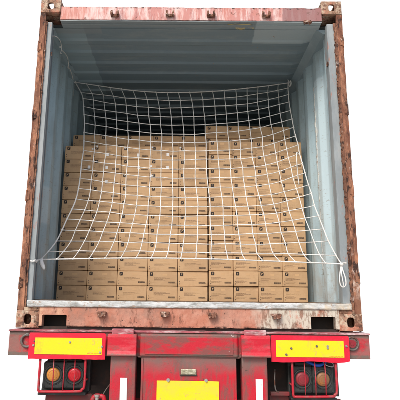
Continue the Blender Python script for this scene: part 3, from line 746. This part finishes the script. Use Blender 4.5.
# tail lamp clusters in their guards
def lens(cx, cz, y, m, parent):
    bm = nb()
    prof = [(0.0, -.009), (.012, -.0088), (.026, -.0078), (.038, -.0055), (.0445, -.001), (.0455, .006)]
    n = 32; rings = []
    for r, yy in prof[1:]:
        rings.append([bm.verts.new((cx+r*math.cos(2*math.pi*k/n), y+yy, cz+r*math.sin(2*math.pi*k/n))) for k in range(n)])
    bm.faces.new(rings[0])
    for A, B in zip(rings, rings[1:]):
        for k in range(n): bm.faces.new([A[k], A[(k+1) % n], B[(k+1) % n], B[k]])
    for rr in (.016, .030): torus(bm, (cx, y-.0085+rr*.04, cz), rr, .0016, 'Y', 28, 6)
    o = obj('lens', bm, m, parent, smooth=True); return o
def lamp_cluster(sx):
    x0, x1 = (-1.004, -.705) if sx < 0 else (.700, .985)
    z0, z1 = (-.408, -.205) if sx < 0 else (-.422, -.205)
    cz = -.305 if sx < 0 else -.316
    c1, c2 = (-.922, -.777) if sx < 0 else (.772, .912)
    bm = nb()
    for c in (c1, c2):
        box(bm, c-.073, c+.073, -.030, .07, cz-.094, cz+.085, bev=.016, seg=3)
        # raised bezel round each lens
        torus(bm, (c, -.031, cz), .057, .0065, 'Y', 32); torus(bm, (c, -.030, cz), .066, .003, 'Y', 32)
        for q1, q2 in ((-1, -1), (1, -1), (-1, 1), (1, 1)): cyl(bm, (c+q1*.058, -.031, cz+q2*.070-.005), .005, .006, 'Y', 8)
    prism(bm, [(x0-.010, z0-.012), (x1+(.022 if sx < 0 else .050), z0-.012), (x1+(.022 if sx < 0 else .050), z1+.02), (x0+(.035 if sx < 0 else -.01), z1+.02), (x0+(.002 if sx < 0 else -.01), z1-.05)], 'Y', .030, .10)
    box(bm, min(c1, c2)-.04, max(c1, c2)+.04, -.002, .06, z1-.035, z1-.004, bev=.006)
    h = obj('lamp_housing', bm, M['black'], TR)
    if sx < 0:
        lens(c1, cz, -.034, M['amber'], h); lens(c2, cz, -.034, M['redlens'], h)
    else:
        l1 = lens(c1, cz, -.034, M['redlens_dirty'], h); l2 = lens(c2, cz, -.034, M['amber_dirty'], h)
        l1['label'] = 'dull dusty red lens'; l2['label'] = 'dull dusty amber lens'
    # guard: heavy frame and thin bars
    bm = nb()
    r = .022; y = -.070
    fx0, fx1 = x0-.002, x1+.006
    pts = [(fx0, y, z1+.012), (fx0, y, z0+r), (fx0+r*.3, y, z0+r*.3), (fx0+r, y, z0), (fx1-r*2, y, z0+.004), (fx1-r*.8, y, z0+r*.7), (fx1, y, z0+r*2), (fx1, y, z1+.012)]
    tube(bm, cr([Vector(p) for p in pts], 4), .0085, 8)
    g = obj('lamp_guard', bm, M['cage'], TR)
    fr = (.30, .53, .77) if sx < 0 else (.28, .52, .75)
    for f in fr:
        bm = nb(); x = fx0+(fx1-fx0)*f
        tube(bm, [(x, y, z1+.008), (x+.002, y-.002, (z0+z1)/2), (x, y, z0+.003)], .0038, 6); obj('guard_bar', bm, M['cage'], g)
    for x in ((fx1,) if sx < 0 else (fx0,)):
        bm = nb(); tube(bm, [(x, y, z0+.07), (x, .08, z0+.07)], .006, 6); obj('guard_stay', bm, M['cage'], g)
    # tray under the lamps
    bm = nb(); box(bm, x0-.012, x1+.012, -.05, .12, z0-.026, z0-.010, bev=.004); obj('lamp_tray', bm, M['black'], TR)
    bm = nb(); box(bm, x0+.03, x1+.05, .0, .03, z0-.30, z0-.0265); obj('lamp_bracket', bm, M['darkred'], TR)
lamp_cluster(-1); lamp_cluster(1)
bm = nb(); tube(bm, cr([Vector(p) for p in ((.80, .02, -.20), (.86, -.02, -.222), (.90, -.025, -.224), (.94, -.01, -.205))]), .011, 8); obj('blue_hose', bm, M['blue'], TR, smooth=True)
bm = nb(); tube(bm, cr([Vector(p) for p in ((.96, -.03, -.195), (.985, -.04, -.215), (.975, -.045, -.232), (.935, -.04, -.222), (.92, -.03, -.20))]), .004, 8); obj('cable', bm, M['steel'], TR, smooth=True)
# air coupling hoses beside the left post
bm = nb(); tube(bm, cr([Vector(p) for p in ((-.66, .0, -.70), (-.655, -.01, -.50), (-.64, -.01, -.448), (-.60, -.01, -.444), (-.57, -.01, -.47), (-.56, 0, -.7))]), .016, 10)
obj('coupling_pipe', bm, M['cage'], TR, smooth=True)
bm = nb(); cyl(bm, (-.618, -.02, -.47), .014, .07, 'Z', 14); cyl(bm, (-.618, -.02, -.437), .020, .012, 'Z', 14); obj('coupling', bm, M['steel'], TR)
bm = nb(); tube(bm, cr([Vector(p) for p in ((-.60, .05, -.46), (-.57, .06, -.41), (-.54, .06, -.37), (-.52, .06, -.33))]), .004, 6); obj('cable', bm, M['iron'], TR, smooth=True)
bm = nb(); tube(bm, cr([Vector(p) for p in ((.60, .03, -.26), (.59, .0, -.34), (.60, .0, -.40), (.66, .02, -.415))]), .005, 6); obj('cable', bm, M['iron'], TR, smooth=True)
bm = nb(); box(bm, .56, .69, .0, .03, -.43, -.405, bev=.004); box(bm, .56, .69, .04, .05, -.9, -.4305); obj('bracket', bm, M['darkred'], TR)
# chassis behind, with added dark blockers against the white sky
bm = nb(); box(bm, -1.21, 1.21, .182, .238, -.06, .010, bev=.003); obj('gap_blocker', bm, M['under'], TR)  # dark bar added to stop white sky showing under the container
bm = nb(); box(bm, -1.05, 1.05, .02, .12, -.0080, .0095); obj('gap_shade_strip', bm, M['under'], TR)  # dark strip added to keep the gap above the beam black
for sx in (-1, 1):
    bm = nb(); box(bm, sx*.40, sx*.415, .145, 5.9, -.48, -.06); box(bm, sx*.34, sx*.48, .145, 5.9, -.500, -.4805); box(bm, sx*.34, sx*.48, .145, 5.9, -.0595, -.04)
    obj('chassis_rail', bm, M['darkred'], TR)
    bm = nb(); box(bm, sx*.45, sx*.98, .60, .615, -1.2, -.385, bev=.003); obj('mud_flap', bm, M['flap'], TR)
    bm = nb(); box(bm, sx*.42, sx*1.0, 1.0, 1.03, -.5, -.05); obj('sky_blocker', bm, M['under'], TR)  # black panel added behind the lamps to block the white sky
    for yy in (1.75, 3.05):
        for xc in (.72, 1.03):
            bm = nb(); n = 40; prof = [(.28, -.13), (.42, -.145), (.485, -.12), (.50, -.08), (.50, .08), (.485, .12), (.42, .145), (.28, .13)]
            rings = [[bm.verts.new((sx*(xc*.97)+w_, yy+r_*math.cos(2*math.pi*k/n), -.96+r_*math.sin(2*math.pi*k/n))) for k in range(n)] for r_, w_ in prof]
            for i in range(len(rings)):
                A, B = rings[i], rings[(i+1) % len(rings)]
                for k in range(n): bm.faces.new([A[k], A[(k+1) % n], B[(k+1) % n], B[k]])
            ty = obj('tyre', bm, M['rubber'], TR)
            bm = nb(); cyl(bm, (sx*(xc*.97), yy, -.96), .275, .16, 'X', 32); obj('rim', bm, M['iron'], ty)
for yy in (.35, 2.4, 4.5):
    bm = nb(); box(bm, -.398, .398, yy, yy+.03, -.478, -.062); obj('chassis_cross_member', bm, M['under'], TR)
bm = nb(); box(bm, -.9, -.55, .145, .16, -.4, -.182); box(bm, .55, .9, .145, .16, -.40, -.182); box(bm, -.55, .55, .1455, .165, -.9, -.182); obj('rear_sky_blocker', bm, M['under'], TR)  # dark sheets added so the gaps around the posts stay black

# ------------------------------------------------------------------ setting
bm = nb(); f = bm.faces.new([bm.verts.new(p) for p in ((-14, -14, -1.46), (14, -14, -1.46), (14, 3.9, -1.46), (-14, 3.9, -1.46))])  # small ground patch out of view, put in to bounce light upward
g = obj('ground', bm, M['ground']); tag(g, None, None, None, 'structure')
# blown-out white sky behind the truck
skm = bpy.data.materials.new('white_sky'); skm.use_nodes = True; nt = skm.node_tree; nt.nodes.clear()
em = nt.nodes.new('ShaderNodeEmission'); out = nt.nodes.new('ShaderNodeOutputMaterial'); nt.links.new(em.outputs[0], out.inputs[0])
em.inputs[0].default_value = (1, 1, 1, 1); SKY_E = 1.0; em.inputs[1].default_value = SKY_E
bm = nb(); n = 48; rad = 60
ring = []
for zz in (-30, 70):
    ring.append([bm.verts.new((rad*math.cos(math.pi*k/n), rad*math.sin(math.pi*k/n)-4, zz)) for k in range(n+1)])
for k in range(n): bm.faces.new([ring[0][k], ring[0][k+1], ring[1][k+1], ring[1][k]])
s = obj('sky', bm, skm); tag(s, None, None, None, 'structure')

# ------------------------------------------------------------------ light
w = bpy.data.worlds.new('World'); sc.world = w; w.use_nodes = True; nt = w.node_tree
sky = nt.nodes.new('ShaderNodeTexSky'); sky.sky_type = 'NISHITA'; sky.sun_disc = False
EL, AZ = 45, 206    # sun behind the camera and to the left
sky.sun_elevation = R(EL); sky.sun_rotation = R(AZ); sky.dust_density = 4; sky.air_density = 1.0; sky.ozone_density = 1.0
nt.links.new(sky.outputs[0], nt.nodes['Background'].inputs[0]); nt.nodes['Background'].inputs[1].default_value = .15
sd = bpy.data.lights.new('Sun', 'SUN'); sd.energy = 1.5; sd.angle = R(18); sd.color = (1, .95, .88)
so = bpy.data.objects.new('Sun', sd); COL.objects.link(so)
d = Vector((math.sin(R(AZ))*math.cos(R(EL)), math.cos(R(AZ))*math.cos(R(EL)), math.sin(R(EL))))   # towards the sun
so.rotation_euler = d.to_track_quat('Z', 'Y').to_euler(); so.location = (-3, -6, 6)

# ------------------------------------------------------------------ camera
yaw, pitch, roll, F = -.006448932511168808, .20909232883317452, .010730344969936972, 474.3127245576216
fw = Vector((math.sin(yaw)*math.cos(pitch), math.cos(yaw)*math.cos(pitch), math.sin(pitch)))
r0 = Vector((math.cos(yaw), -math.sin(yaw), 0)); u0 = r0.cross(fw)
rt = math.cos(roll)*r0 + math.sin(roll)*u0; up = -math.sin(roll)*r0 + math.cos(roll)*u0
cd = bpy.data.cameras.new('Camera'); cam = bpy.data.objects.new('Camera', cd); COL.objects.link(cam)
mw = Matrix((rt, up, -fw)).transposed().to_4x4(); mw.translation = Vector((-.046054, -3.43447, .18593))
cam.matrix_world = mw
cd.sensor_width = 36; cd.sensor_fit = 'HORIZONTAL'; cd.lens = F/400*36
cd.shift_x = (200-180.4482825717994)/400; cd.shift_y = (201.66278021175165-200)/400
cd.clip_start = .05; cd.clip_end = 500
sc.camera = cam
sc.render.engine = 'CYCLES'
sc.render.resolution_x = 1024; sc.render.resolution_y = 1024
sc.view_settings.view_transform = 'Standard'; sc.view_settings.look = 'None'
sc.view_settings.exposure = .34; sc.view_settings.gamma = 1
sc.cycles.max_bounces = 8; sc.cycles.diffuse_bounces = 5
